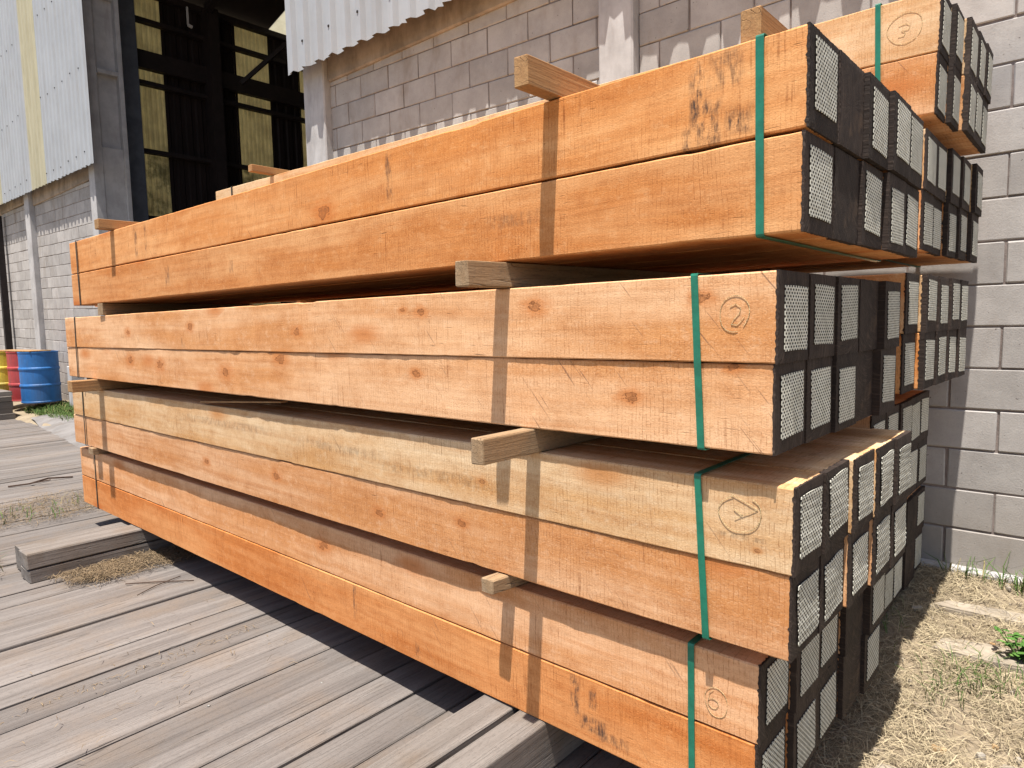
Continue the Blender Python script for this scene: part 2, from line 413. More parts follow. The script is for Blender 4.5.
# ------------------------------------------------------------------ object helpers
def tag(o, label=None, cat=None, group=None, kind=None):
    for k, v in (('label', label), ('category', cat), ('group', group), ('kind', kind)):
        if v:
            o[k] = v
    return o
def link(name, me, mat=None, parent=None, loc=None):
    o = bpy.data.objects.new(name, me)
    COL.objects.link(o)
    if mat is not None and me is not None and not me.materials:
        me.materials.append(mat)
    if parent is not None:
        o.parent = parent
    if loc is not None:
        o.location = loc
    return o
def mesh(name, vs, fs, smooth=False):
    me = bpy.data.meshes.new(name)
    me.from_pydata([tuple(map(float, v)) for v in vs], [], fs)
    me.update()
    if smooth:
        me.polygons.foreach_set('use_smooth', [True] * len(me.polygons))
    return me
class MB:
    def __init__(s):
        s.v, s.f = [], []
    def add(s, vs, fs):
        b = len(s.v)
        s.v += [tuple(v) for v in vs]
        s.f += [tuple(i + b for i in f) for f in fs]
    def box(s, x0, x1, y0, y1, z0, z1, c=0.0, jit=0.0, rot=None):
        """Box with all edges chamfered by c."""
        if c <= 0:
            vs = [(x, y, z) for x in (x0, x1) for y in (y0, y1) for z in (z0, z1)]
            fs = [(0, 1, 3, 2), (4, 6, 7, 5), (0, 4, 5, 1), (2, 3, 7, 6), (0, 2, 6, 4), (1, 5, 7, 3)]
        else:
            bm = bmesh.new()
            bmesh.ops.create_cube(bm, size=1)
            for v in bm.verts:
                v.co = Vector((x0 if v.co.x < 0 else x1, y0 if v.co.y < 0 else y1, z0 if v.co.z < 0 else z1))
            bmesh.ops.bevel(bm, geom=bm.edges[:], offset=c, segments=1, affect='EDGES', profile=0.5)
            bm.verts.index_update()
            vs = [v.co.copy() for v in bm.verts]
            fs = [[v.index for v in f.verts] for f in bm.faces]
            bm.free()
        if jit:
            vs = [(v[0] + random.uniform(-jit, jit), v[1] + random.uniform(-jit, jit), v[2] + random.uniform(-jit, jit)) for v in vs]
        if rot is not None:
            m, ctr = rot
            vs = [m @ (Vector(v) - ctr) + ctr for v in vs]
        s.add(vs, fs)
    def bar(s, a, b, w, h=None, up=(0, 0, 1)):
        a, b = Vector(a), Vector(b)
        d = (b - a).normalized()
        u = Vector(up)
        if abs(d.dot(u)) > 0.95:
            u = Vector((0, 1, 0))
        x = d.cross(u).normalized(); y = x.cross(d)
        h = h or w
        vs = [q + x * i * w / 2 + y * j * h / 2 for q in (a, b) for i, j in ((-1, -1), (1, -1), (1, 1), (-1, 1))]
        s.add(vs, [(3, 2, 1, 0), (4, 5, 6, 7), (0, 1, 5, 4), (1, 2, 6, 5), (2, 3, 7, 6), (3, 0, 4, 7)])
    def build(s, name, mat, parent=None, loc=None, smooth=False):
        return link(name, mesh(name, s.v, s.f, smooth), mat, parent, loc)
def empty(name, loc=(0, 0, 0)):
    o = bpy.data.objects.new(name, None)
    o.empty_display_size = 0.2
    o.location = loc
    COL.objects.link(o)
    return o

# ------------------------------------------------------------------ ground
DECK_Z = -0.37
def ground_z(x, y):
    if y > -0.02:
        z = -0.205
    else:
        t = max(0.0, min(1.0, (-0.05 - y) / 1.3))
        z = -0.205 - 0.185 * t
    if y < -1.0 and x < -0.5:
        z = min(z, -0.41)
    return z
xs = [-600, -200, -80, -40, -25] + list(np.arange(-18, 3.01, 0.25)) + [6, 12, 30, 100, 600]
ys = [-600, -200, -80, -30, -12] + list(np.arange(-6, 0.61, 0.12)) + [3, 10, 30, 100, 600]
vs = []
for y in ys:
    for x in xs:
        z = ground_z(x, y)
        if -3 < x < 2 and -3 < y < 0:
            z += 0.010 * math.sin(x * 9.3 + y * 4.1) * math.cos(y * 7.7 - x * 2.2)
        vs.append((x, y, z))
nx = len(xs)
fs = [(j * nx + i, j * nx + i + 1, (j + 1) * nx + i + 1, (j + 1) * nx + i) for j in range(len(ys) - 1) for i in range(nx - 1)]
tag(link('ground', mesh('ground', vs, fs, True), MAT['earth']), kind='structure')

# plank deck: one laid surface of old boards running towards the hall
def deck_end(x):
    return -1.26 - 0.0884 * (x + 9.2)
db = MB()
x = -14.2
while x < -0.62:
    w = random.choice((0.185, 0.19, 0.195, 0.20))
    y1 = max(-1.9, deck_end(x)) + random.uniform(-0.03, 0.03)
    y0 = -9.0
    cuts = [y1]
    yy = y1 - random.uniform(2.9, 4.6)
    while yy > y0:
        cuts.append(yy)
        yy -= random.uniform(3.2, 4.2)
    cuts.append(y0)
    for a, b in zip(cuts[:-1], cuts[1:]):
        dz = random.uniform(-0.006, 0.004)
        g = random.uniform(0.005, 0.013)
        sk = random.uniform(-0.002, 0.002)
        bm_v0 = len(db.v)
        db.box(x + g, x + w, b + 0.003, a - 0.003, DECK_Z - 0.06 + dz, DECK_Z + dz, 0.004, 0.0015)
        for i in range(bm_v0, len(db.v)):
            vx, vy, vz = db.v[i]
            db.v[i] = (vx + sk * (vy - a), vy, vz)
    x += w
tag(db.build('deck', MAT['deck']), kind='structure')

pv, pf = [], []
pxs = np.arange(-12.8, -3.0, 0.4)
for i, x in enumerate(pxs):
    a = deck_end(x) - 0.02
    for t in (0.0, 0.5, 1.0):
        y = a + t * (-0.62 - a)
        pv.append((x, y, max(ground_z(x, y) + 0.03, DECK_Z - 0.004)))
for i in range(len(pxs) - 1):
    for t in range(2):
        k = i * 3 + t
        pf.append((k, k + 3, k + 4, k + 1))
tag(link('concrete_path', mesh('path', pv, pf, True), MAT['path']), kind='structure')

# ------------------------------------------------------------------ the hall
hall = empty('warehouse', (0, 0, -0.2))
hall['label'] = 'grey block and corrugated sheet warehouse with a tall open doorway behind the timber'
hall['category'] = 'warehouse'
inv = (0, 0, 0.2)

def block_wall(x0, x1, z0, z1, zoff, joint, slope=0.0, xref=0.0):
    """Running bond of 40 x 20 cm blocks; zoff is a bed joint, joint an upright joint of the row above it."""
    blocks, bed = MB(), MB()
    bed.box(x0, x1, 0.007, 0.17, z0 - 0.15, z1)
    k = math.floor((z0 - zoff) / 0.2) - 1
    while zoff + k * 0.2 < z1:
        za, zb = zoff + k * 0.2, zoff + k * 0.2 + 0.2
        first = joint + (0.2 if k % 2 else 0.0)
        i = math.floor((x0 - first) / 0.4) - 1
        while first + i * 0.4 < x1:
            a, b = first + i * 0.4, first + i * 0.4 + 0.4
            a, b = max(a, x0 - 0.004), min(b, x1 + 0.004)
            lo, hi = za, zb
            if b - a > 0.04 and hi > z0 and lo < z1:
                d = random.uniform(-0.002, 0.002)
                n0 = len(blocks.v)
                j = random.uniform(0.0035, 0.0055)
                hi2 = min(hi, z1 + 0.004)
                blocks.box(a + j, b - j, d, 0.14, max(lo, z0 - 0.1) + 0.0045, hi2 - 0.0045, random.uniform(0.003, 0.006), 0.0018)
                for q in range(n0, len(blocks.v)):
                    vx, vy, vz = blocks.v[q]
                    blocks.v[q] = (vx, vy, vz + slope * (vx - xref))
            i += 1
        k += 1
    o = blocks.build('block_wall', MAT['block'], hall, inv)
    bed.build('mortar', MAT['mortar'], o)
# right-hand stretch, the stretch between the pillars, and the stretch beyond the doorway
block_wall(-2.02, 4.0, -0.2, 3.43, 0.0, -0.0776)
block_wall(-5.42, -2.29, -0.2, 3.40, 3.086 - 3.2, -5.34, -0.028, -2.54)
block_wall(-15.45, -12.02, -0.2, 3.52, 3.25 - 3.4, -12.2, -0.026, -12.2)
block_wall(-24.0, -15.75, -0.2, 3.62, 3.335 - 3.4, -15.9, -0.02, -15.3)

def concrete_part(name, boxes, mat='concrete', c=0.012):
    b = MB()
    for bx in boxes:
        b.box(*bx, c)
    return b.build(name, MAT[mat], hall, inv)
concrete_part('pillar', [(-2.285, -2.025, -0.075, 0.25, -0.6, 3.9)])
concrete_part('pillar', [(-5.77, -5.42, -0.075, 0.42, -0.6, 3.9)])
concrete_part('pillar', [(-15.75, -15.46, -0.10, 0.25, -0.6, 3.9)])
concrete_part('lintel', [(-5.415, -2.29, -0.03, 0.2, 3.405, 3.85)], 'lintel')
concrete_part('lintel', [(-2.02, 4.0, -0.03, 0.2, 3.435, 3.85)], 'lintel')
concrete_part('lintel', [(-15.455, -12.06, -0.03, 0.2, 3.53, 3.95)], 'lintel')
concrete_part('lintel', [(-24.0, -15.755, -0.03, 0.2, 3.66, 4.0)], 'lintel')
concrete_part('plinth', [(-2.01, 4.0, -0.055, 0.15, -0.5, -0.185)])
# doorway jamb: a precast post with recessed panels on its inner side
jamb = concrete_part('door_jamb', [(-12.05, -11.80, -0.075, 0.07, -0.6, 7.2), (-12.05, -11.75, 0.37, 0.44, -0.6, 7.2),
                                   (-12.03, -11.88, 0.06, 0.38, -0.6, 7.2), (-12.04, -11.81, 0.065, 0.375, -0.6, 4.0),
                                   (-12.04, -11.77, 0.065, 0.375, 5.13, 5.2), (-12.04, -11.81, 0.065, 0.375, 6.3, 6.38)], 'concrete', 0.006)
concrete_part('steel_post', [(-12.62, -12.28, 0.50, 0.88, -0.3, 7.0)], 'blue_steel', 0.004)

def corrugated(name, x0, x1, zb, zt, y, pitch, depth, mat, slope=0.0, ragged=0.0, alongY=False, phase=0.0):
    """Box-ribbed sheet with its ribs upright."""
    prof = []
    x = x0
    pts = ((0.0, 0), (0.30, 0), (0.42, 1), (0.72, 1), (0.84, 0))
    n = 0
    while x < x1:
        for u, d in pts:
            xx = x + u * pitch
            if xx <= x1:
                prof.append((xx, d))
        x += pitch
    prof.append((x1, 0))
    vs, fs = [], []
    for xx, d in prof:
        yy = y - d * depth
        r = random.uniform(-ragged, ragged)
        zz = zb + slope * (xx - x0) + r
        for zc in (zz, (zz + zt) / 2, zt):
            vs.append((yy, xx, zc) if alongY else (xx, yy, zc))
            vs.append((yy + 0.0015, xx, zc) if alongY else (xx, yy + 0.0015, zc))
    for i in range(len(prof) - 1):
        for t in range(2):
            a = i * 6 + t * 2
            fs.append((a, a + 6, a + 8, a + 2))
            fs.append((a + 1, a + 3, a + 9, a + 7))
        a = i * 6
        fs.append((a, a + 1, a + 7, a + 6))
        fs.append((a + 4, a + 10, a + 11, a + 5))
    return link(name, mesh(name, vs, fs), MAT[mat], hall, inv)
# outer cladding, hung 20 cm clear of the wall
corrugated('cladding_sheet', -5.80, -3.50, 3.51, 9.2, -0.212, 0.215, 0.04, 'clad', -0.014, 0.012)
corrugated('translucent_cladding', -3.50, -2.55, 3.485, 9.2, -0.215, 0.215, 0.04, 'fibre', -0.01, 0.012)
corrugated('cladding_sheet', -2.56, 0.6, 3.475, 9.2, -0.21, 0.215, 0.042, 'clad', -0.012, 0.02)
corrugated('cladding_sheet', 0.6, 4.0, 3.47, 9.2, -0.195, 0.215, 0.04, 'clad', 0, 0.012)
corrugated('cladding_sheet', -13.80, -11.40, 3.673, 9.2, -0.195, 0.20, 0.022, 'clad', -0.018, 0.008)
corrugated('translucent_cladding', -14.72, -13.79, 3.69, 9.2, -0.20, 0.20, 0.022, 'fibre', -0.018, 0.006)
corrugated('cladding_sheet', -16.85, -14.71, 3.73, 9.2, -0.195, 0.20, 0.022, 'clad', -0.018, 0.008)
corrugated('translucent_cladding', -17.80, -16.84, 3.745, 9.2, -0.20, 0.20, 0.022, 'fibre', -0.018, 0.006)
corrugated('cladding_sheet', -24.0, -17.79, 3.85, 9.2, -0.195, 0.20, 0.022, 'clad', -0.018, 0.008)
b = MB(); b.box(-0.010, 0.010, -0.006, 0.006, -0.010, 0.010, 0.003)
screw = None
for x0_, n_, pt_, y_, rows in ((-5.80, 10, 0.215, -0.254, (3.72, 5.0)), (-13.80, 12, 0.20, -0.221, (3.83, 5.1, 6.4)), (-16.85, 10, 0.20, -0.221, (3.9, 5.1, 6.4))):
    for zz_ in rows:
        for i_ in range(random.choice((0, 1)), n_, 2):
            if screw is None:
                screw = b.build('fixing_screw', MAT['steel'], hall)
                o = screw
            else:
                o = screw.copy(); COL.objects.link(o); o.parent = hall
            o.location = (x0_ + (i_ + 0.57) * pt_, y_, zz_ + random.uniform(-0.02, 0.02) + 0.2)
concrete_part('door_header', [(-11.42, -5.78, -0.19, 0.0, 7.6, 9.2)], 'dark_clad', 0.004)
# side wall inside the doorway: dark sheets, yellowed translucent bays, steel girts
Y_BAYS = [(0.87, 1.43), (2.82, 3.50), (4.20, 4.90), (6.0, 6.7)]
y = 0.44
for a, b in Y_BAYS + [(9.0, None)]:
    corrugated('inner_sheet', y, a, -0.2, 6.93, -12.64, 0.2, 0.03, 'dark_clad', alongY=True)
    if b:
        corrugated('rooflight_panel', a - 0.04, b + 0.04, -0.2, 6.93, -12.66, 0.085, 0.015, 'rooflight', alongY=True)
        y = b
b = MB()
for z0, z1 in ((6.42, 6.49), (5.64, 5.94), (5.36, 5.43), (4.19, 4.26), (3.02, 3.1), (6.9, 7.0)):
    b.box(-12.63, -12.5, 0.9, 9.0, z0, z1)
b.build('girt', MAT['steel'], hall, inv)
b = MB()
for yy in (2.15, 5.3, 8.2):
    b.box(-12.62, -12.3, yy, yy + 0.2, -0.2, 6.95)
b.build('stanchion', MAT['steel'], hall, inv)
b = MB()
b.bar((-12.35, 2.75, 5.75), (-11.2, 4.4, 7.6), 0.07)
b.bar((-12.3, 2.15, 6.9), (-4, 2.15, 9.0), 0.12)
b.bar((-12.3, 5.3, 6.9), (-4, 5.3, 9.0), 0.12)
b.build('brace', MAT['steel'], hall, inv)
b = MB()
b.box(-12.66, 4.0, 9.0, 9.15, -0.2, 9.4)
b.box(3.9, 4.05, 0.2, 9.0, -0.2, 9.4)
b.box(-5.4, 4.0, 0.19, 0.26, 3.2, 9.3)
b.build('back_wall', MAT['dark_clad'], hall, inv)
b = MB()
rv = [(-12.8, -0.24, 7.03), (-12.8, 3.55, 7.03), (-4.2, 3.55, 9.25), (-4.2, -0.24, 9.25), (4.2, -0.24, 9.25), (4.2, 9.2, 9.25), (-4.2, 9.2, 9.25),
      (-12.8, 4.5, 7.03), (-12.8, 9.2, 7.03), (-4.2, 4.5, 9.25), (-11.0, 3.55, 7.4947), (-11.0, 4.5, 7.4947)]
up = [(x, y, z + 0.03) for x, y, z in rv]
b.add(rv, [(0, 1, 10, 2, 3), (3, 2, 9, 6, 5, 4), (7, 8, 6, 9, 11), (10, 11, 9, 2)])
b.add(up, [(3, 2, 10, 1, 0), (4, 5, 6, 9, 2, 3), (11, 9, 6, 8, 7), (2, 9, 11, 10)])
b.build('roof', MAT['dark_clad'], hall, inv)
b = MB()
b.add([(-12.8, 3.55, 7.03), (-12.8, 4.5, 7.03), (-11.0, 4.5, 7.4947), (-11.0, 3.55, 7.4947)], [(0, 1, 2, 3)])
b.build('skylight', MAT['fibre'], hall, inv)
b = MB(); b.box(-12.66, 4.0, 0.05, 9.0, -0.3, -0.19)
b.build('hall_floor', MAT['floor'], hall, inv)
b = MB()
b.bar((-11.95, 1.62, 6.66), (-11.95, 1.62, 6.36), 0.026)
b.bar((-11.95, 1.62, 6.36), (-11.95, 1.69, 6.34), 0.04)
b.build('hanging_bracket', MAT['concrete'], hall, inv)
b = MB(); b.bar((-17.75, -0.12, -0.2), (-17.75, -0.12, 3.6), 0.12)
b.build('downpipe', MAT['steel'], hall, inv)

# ------------------------------------------------------------------ timber
W_T, H_T, L_T = 0.197, 0.205, 5.0
DEEP = (0.605, 0.268, 0.098)
ORANGE = (0.630, 0.322, 0.128)
MID = (0.645, 0.385, 0.205)
PALE = (0.650, 0.470, 0.275)
WOOD = sawn_wood('sawn_timber')
WOOD_SPECIAL = {}
def timber_mesh(L, seed, N=60):
    """A squared baulk, its near end at x = 0; arrises slightly uneven along the length."""
    r = np.random.default_rng(seed)
    t = np.r_[np.linspace(0, -0.6, 14)[:-1], np.linspace(-0.6, -L, N - 13)] if N < 100 else np.linspace(0, -L, N)
    c = 0.0035
    w, h = W_T, H_T
    ring = [(c, 0), (w - c, 0), (w, c), (w, h - c), (w - c, h), (c, h), (0, h - c), (0, c)]
    def wob(a):
        k = r.normal(0, 1, (5, 2))
        return sum(a * k[i, 0] / (1 + i) * np.sin(t * (0.9 + 2.3 * i) + k[i, 1] * 6) for i in range(5))
    fade = np.clip(-t / 0.35, 0, 1)
    crook_y, crook_z = wob(0.0010) * fade, wob(0.0006) * fade
    arr = [np.abs(wob(0.0004)) + np.abs(r.normal(0, 0.0005, len(t))) for _ in range(8)]
    for j in range(0, 8, 2):
        for _ in range(4):
            i0 = r.integers(2, len(t) - 4)
            ln = r.integers(1, 4)
            dpt = r.uniform(0.001, 0.004)
            arr[j][i0:i0 + ln] += dpt * r.uniform(0.5, 1, ln)
            arr[(j + 7) % 8][i0:i0 + ln] += dpt * r.uniform(0.3, 0.9, ln)
    vs, fs = [], []
    for i, x in enumerate(t):
        for j, (yy, zz) in enumerate(ring):
            dy = 1 if yy < w / 2 else -1
            dz = 1 if zz < h / 2 else -1
            e = abs(arr[j][i])
            vs.append((x, yy + crook_y[i] + e * dy * 0.8, zz + crook_z[i] + e * dz * 0.8))
    n = len(t)
    for i in range(n - 1):
        for j in range(8):
            k = (j + 1) % 8
            fs.append((i * 8 + j, i * 8 + k, (i + 1) * 8 + k, (i + 1) * 8 + j))
    fs.append(tuple(reversed(range(8))))
    fs.append(tuple((n - 1) * 8 + j for j in range(8)))
    return mesh('timber', vs, fs)
def coat_mesh(seed, run=0.0015, rag=0.0018):
    """Brushed end sealer: covers the end grain and runs a few ragged millimetres onto the sides."""
    r = np.random.default_rng(seed)
    per = []
    n = 36
    w, h = W_T, H_T
    for k in range(n): per.append((k / n * w, 0))
    for k in range(n): per.append((w, k / n * h))
    for k in range(n): per.append((w - k / n * w, h))
    for k in range(n): per.append((0, h - k / n * h))
    m = len(per)
    vs = []
    e = 0.0007
    for (yy, zz) in per:
        vs.append((-run - abs(r.normal(0, rag)), (yy - w / 2) * (1 + 2 * e / w) + w / 2, (zz - h / 2) * (1 + 2 * e / h) + h / 2))
    for (yy, zz) in per:
        vs.append((0.0025 + r.normal(0, 0.0004), (yy - w / 2) * (1 + 2 * e / w) + w / 2 + r.normal(0, 0.00025), (zz - h / 2) * (1 + 2 * e / h) + h / 2 + r.normal(0, 0.00025)))
    fs = [(i, (i + 1) % m, m + (i + 1) % m, m + i) for i in range(m)]
    # inner rings of the face
    prev = m
    for q, s in enumerate((0.9, 0.6, 0.3)):
        b = len(vs)
        for (yy, zz) in per:
            vs.append((0.003 + r.normal(0, 0.00006), (yy - w / 2) * s + w / 2, (zz - h / 2) * s + h / 2))
        fs += [(prev + i, prev + (i + 1) % m, b + (i + 1) % m, b + i) for i in range(m)]
        prev = b
    vs.append((0.003, w / 2, h / 2))
    fs += [(prev + i, prev + (i + 1) % m, len(vs) - 1) for i in range(m)]
    return mesh('end_coat', vs, fs)
def plate_mesh(seed, warp, tooth):
    r = np.random.default_rng(seed)
    n = 19
    S = 0.147
    k = r.normal(0, 1, 8)
    vs, fs = [], []
    for j in range(n):
        for i in range(n):
            u, v = i / (n - 1), j / (n - 1)
            x = warp * (0.5 + 0.35 * math.sin(u * 5 + k[0]) + 0.35 * math.sin(v * 6 + k[1] + u * k[2]))
            x += warp * 0.12 * math.sin(v * 40 + u * 3)
            x = max(0.0, x)
            y = (u - 0.5) * S + (warp * 0.7 * math.sin(v * 5 + k[3]) if i in (0, n - 1) else 0)
            if tooth and i in (0, n - 1) and j % 2:
                y += (-1 if i == 0 else 1) * 0.0025
                x += 0.001
            z = (v - 0.5) * S + (warp * 0.8 * math.sin(u * 5 + k[4]) if j in (0, n - 1) else 0)
            vs.append((x + 0.0016, y, z))
    N = n * n
    vs += [(x - 0.0016, y, z) for x, y, z in vs]
    for j in range(n - 1):
        for i in range(n - 1):
            a = j * n + i
            fs.append((a, a + 1, a + n + 1, a + n))
            fs.append((N + a, N + a + n, N + a + n + 1, N + a + 1))
    for q in range(n - 1):
        for a, b in ((q, q + 1), ((n - 1) * n + q + 1, (n - 1) * n + q), ((q + 1) * n, q * n), (q * n + n - 1, (q + 1) * n + n - 1)):
            fs.append((a, N + a, N + b, b))
    return mesh('nail_plate', vs, fs)
MESH_T = [timber_mesh(L_T, 100 + i) for i in range(10)]
MESH_C = [coat_mesh(200 + i) for i in range(6)]
MESH_P = [plate_mesh(300 + i, 0.0008, False) for i in range(4)]
MESH_PW = [plate_mesh(400 + i, 0.0026, True) for i in range(4)]
MESH_CI = [coat_mesh(250 + i, 0.012, 0.003) for i in range(5)]
MESH_CL = [coat_mesh(270 + i, 0.035, 0.004) for i in range(2)]
for m_ in MESH_C + MESH_CI + MESH_CL: m_.materials.append(MAT['coat'])
for m_ in MESH_P + MESH_PW: m_.materials.append(MAT['plate'])

ORD = ['outermost', 'second', 'third', 'fourth', 'innermost']
LEVEL = {'B1': ("front pile's topmost bundle"), 'B2': ("front pile's second bundle down"), 'B3': ("front pile's third bundle down"),
         'B4': ("front pile's bottom bundle"), 'P0': ("back pile's topmost bundle"), 'P1': ("back pile's second bundle down"),
         'P2': ("back pile's middle bundle"), 'P3': ("back pile's fourth bundle down"), 'P4': ("back pile's bottom bundle")}
# per bundle: front Y, bottom Z, pitch, end X of the five columns, far-end rise, far x, columns without a plate, base tints (upper, lower)
BUNDLES = {
 'B1': (-2.43, 1.2453, 0.2, (-0.192, -0.186, -0.180, -0.167, -0.166), 0.0, -4.94, (1,), (ORANGE, ORANGE)),
 'B2': (-2.415, 0.757, 0.2, (-0.252, -0.252, -0.240, -0.243, -0.221), 0.0, -5.22, (3,), (MID, MID)),
 'B3': (-2.38, 0.2693, 0.2, (-0.221, -0.219, -0.200, -0.190, -0.184), 0.0, -5.32, (), (PALE, MID)),
 'B4': (-2.342, -0.1925, 0.2, (-0.309, -0.288, -0.293, -0.277, -0.259), 0.0, -5.36, (3,), (MID, DEEP)),
 'P0': (-1.114, 1.763, 0.172, (-0.186, -0.167, -0.142, -0.140, -0.138), 0.078, -5.60, (), (PALE, MID)),
 'P1': (-1.15, 1.2957, 0.2, (-0.210, -0.212, -0.196, -0.180, -0.166), 0.0, -5.0, (), (PALE, MID)),
 'P2': (-1.313, 0.7946, 0.2, (-0.225, -0.200, -0.190, -0.182, -0.178), 0.0, -5.1, (), (PALE, ORANGE)),
 'P3': (-1.40, 0.311, 0.2, (-0.30, -0.30, -0.295, -0.298, -0.30), 0.0, -5.2, (), (MID, MID)),
 'P4': (-1.063, -0.203, 0.2, (-0.366, -0.366, -0.37, -0.36, -0.366), 0.0, -5.2, (3,), (MID, MID)),
}
rj = random.Random(5)
FRONT = {}
TINTW = {ORANGE: 'golden orange', DEEP: 'deep orange', MID: 'light orange', PALE: 'pale cream'}
count = 0
for bn, (Y0, Z0, pitch, ends, rise, xf, bare, tints) in BUNDLES.items():
    front = bn[0] == 'B'
    for row in (1, 0):
        for k in range(5):
            x = ends[k] + (rj.uniform(-0.004, 0.004) if k else 0) + (0.004 if row else -0.002)
            if bn == 'P0' and k == 2:
                x = ends[k]
            y = Y0 + k * pitch + (0.0 if k == 0 else rj.uniform(-0.0015, 0.0015)) + (rj.uniform(-0.003, 0.003) if k == 0 else 0)
            z = Z0 + row * (H_T + (0.007 if bn == 'B1' else 0.0015))
            L = -xf + ends[k] + (rj.uniform(-0.03, 0.03))
            spec = front and k == 0
            me = timber_mesh(L, 900 + count, 150 if spec else 60) if k == 0 else MESH_T[count % len(MESH_T)]
            base = tints[0] if row else tints[1]
            f = rj.uniform(0.93, 1.07)
            col = tuple(min(0.8, c * f * rj.uniform(0.99, 1.01)) for c in base)
            o = link('timber', me, WOOD if not spec else None, None, (x, y, z))
            if bn == 'P0':
                o.scale = (1, 0.86, 1)
            if spec:
                FRONT[(bn, row)] = o
            o.color = (*col, 1)
            if rise:
                o.rotation_euler = (0, math.atan(rise / 5), 0)
            else:
                o.rotation_euler = (0, rj.uniform(-0.0003, 0.0003), 0)
            side = 'yard face' if front else 'yard side'
            rw = 'upper' if row else 'lower'
            tone = TINTW[tuple(base)] + ' ' if k == 0 and front else ''
            tail = ' without an end plate' if k in bare else ''
            if k == 0:
                lab = f"{tone or 'squared '}{'' if not tone else ''}timber outermost in the {rw} row of the {LEVEL[bn]}" + tail
            elif k == 4:
                lab = f"timber nearest the wall in the {rw} row of the {LEVEL[bn]}" + tail
            else:
                lab = ('bare-ended ' if tail else '') + f"timber {ORD[k]} from the {side}, {rw} row of the {LEVEL[bn]}" + ('')
            tag(o, ' '.join(lab.split()), 'timber', 'squared timbers stacked in strapped bundles')
            cp = MESH_C if k == 0 or (bn == 'B3' and k in (2, 3)) else MESH_CL if (bn in ('B2', 'B4') and k == 4) else MESH_CI
            c = link('end_coat', cp[count % len(cp)], None, o)
            if k not in bare:
                pool = MESH_PW if bn == 'B3' else MESH_P
                p = link('nail_plate', pool[(count * 7 + row) % len(pool)], None, o,
                         (0.0042, W_T / 2 + rj.uniform(-0.004, 0.004) + (0.006 if front and k == 0 else 0), H_T / 2 + rj.uniform(-0.009, 0.009) + (0.004 if row else -0.002)))
                p.rotation_euler = (rj.uniform(-0.045, 0.045), 0, rj.uniform(-0.01, 0.01))
            count += 1

# timbers that carry mill dirt and knots of their own
def special(key, stains=(), knots=(), knotty=1.0):
    o = FRONT[key]
    lx, lz = o.location.x, o.location.z
    m = sawn_wood('sawn_timber_' + key[0].lower() + ('u' if key[1] else 'l'), [(a - lx, b - lz, c, d, s) for a, b, c, d, s in stains],
                  [(a - lx, b - lz, s) for a, b, s in knots], knotty)
    o.data.materials.clear()
    o.data.materials.append(m)
special(('B1', 1), [(-0.43, 1.575, 0.022, 0.075, 0.9), (-0.365, 1.615, 0.04, 0.045, 0.6), (-0.405, 1.505, 0.03, 0.05, 0.9), (-0.335, 1.50, 0.03, 0.03, 0.9),
                    (-0.46, 1.475, 0.012, 0.03, 0.9), (-1.553, 1.57, 0.018, 0.075, 0.85), (-3.80, 1.56, 0.02, 0.08, 0.8), (-3.66, 1.57, 0.015, 0.08, 0.7)], [(-1.95, 1.50, 0.02)], 0.5)
special(('B1', 0), [(-3.4, 1.35, 0.03, 0.05, 0.6), (-2.7, 1.35, 0.02, 0.03, 0.6), (-1.0, 1.36, 0.1, 0.02, 0.4)], [], 0.6)
special(('B2', 1), [(-3.3, 1.0, 0.02, 0.03, 0.4)], [(-0.931, 1.11, 0.014), (-1.427, 1.108, 0.010), (-1.52, 1.118, 0.007), (-0.428, 1.115, 0.010), (-2.2, 1.05, 0.012), (-3.2, 1.08, 0.014), (-4.05, 1.06, 0.014)], 0.8)
special(('B2', 0), [], [(-1.468, 0.90, 0.010), (-0.352, 0.954, 0.008), (-2.345, 0.935, 0.018), (-2.854, 0.863, 0.020), (-3.617, 0.877, 0.02), (-4.053, 0.896, 0.018), (-0.62, 0.87, 0.012)], 0.9)
special(('B3', 1), [(-2.0, 0.58, 0.3, 0.02, 0.35), (-1.45, 0.55, 0.3, 0.02, 0.35), (-3.0, 0.60, 0.5, 0.02, 0.35), (-0.34, 0.545, 0.06, 0.006, 0.5)], [(-1.2, 0.56, 0.008), (-0.3, 0.52, 0.004)], 0.4)
special(('B3', 0), [], [(-1.75, 0.36, 0.012), (-1.30, 0.40, 0.010), (-2.5, 0.40, 0.014), (-3.2, 0.38, 0.012)], 0.6)
special(('B4', 1), [], [(-2.2, 0.13, 0.016)], 0.4)
special(('B4', 0), [(-0.865, -0.06, 0.018, 0.07, 0.9), (-0.80, -0.05, 0.014, 0.03, 0.85), (-0.80, -0.13, 0.05, 0.025, 0.85), (-0.73, -0.15, 0.05, 0.02, 0.7),
                    (-1.982, -0.06, 0.012, 0.07, 0.85), (-1.593, -0.15, 0.012, 0.03, 0.7), (-0.3, -0.1, 0.02, 0.05, 0.6)], [], 0.5)

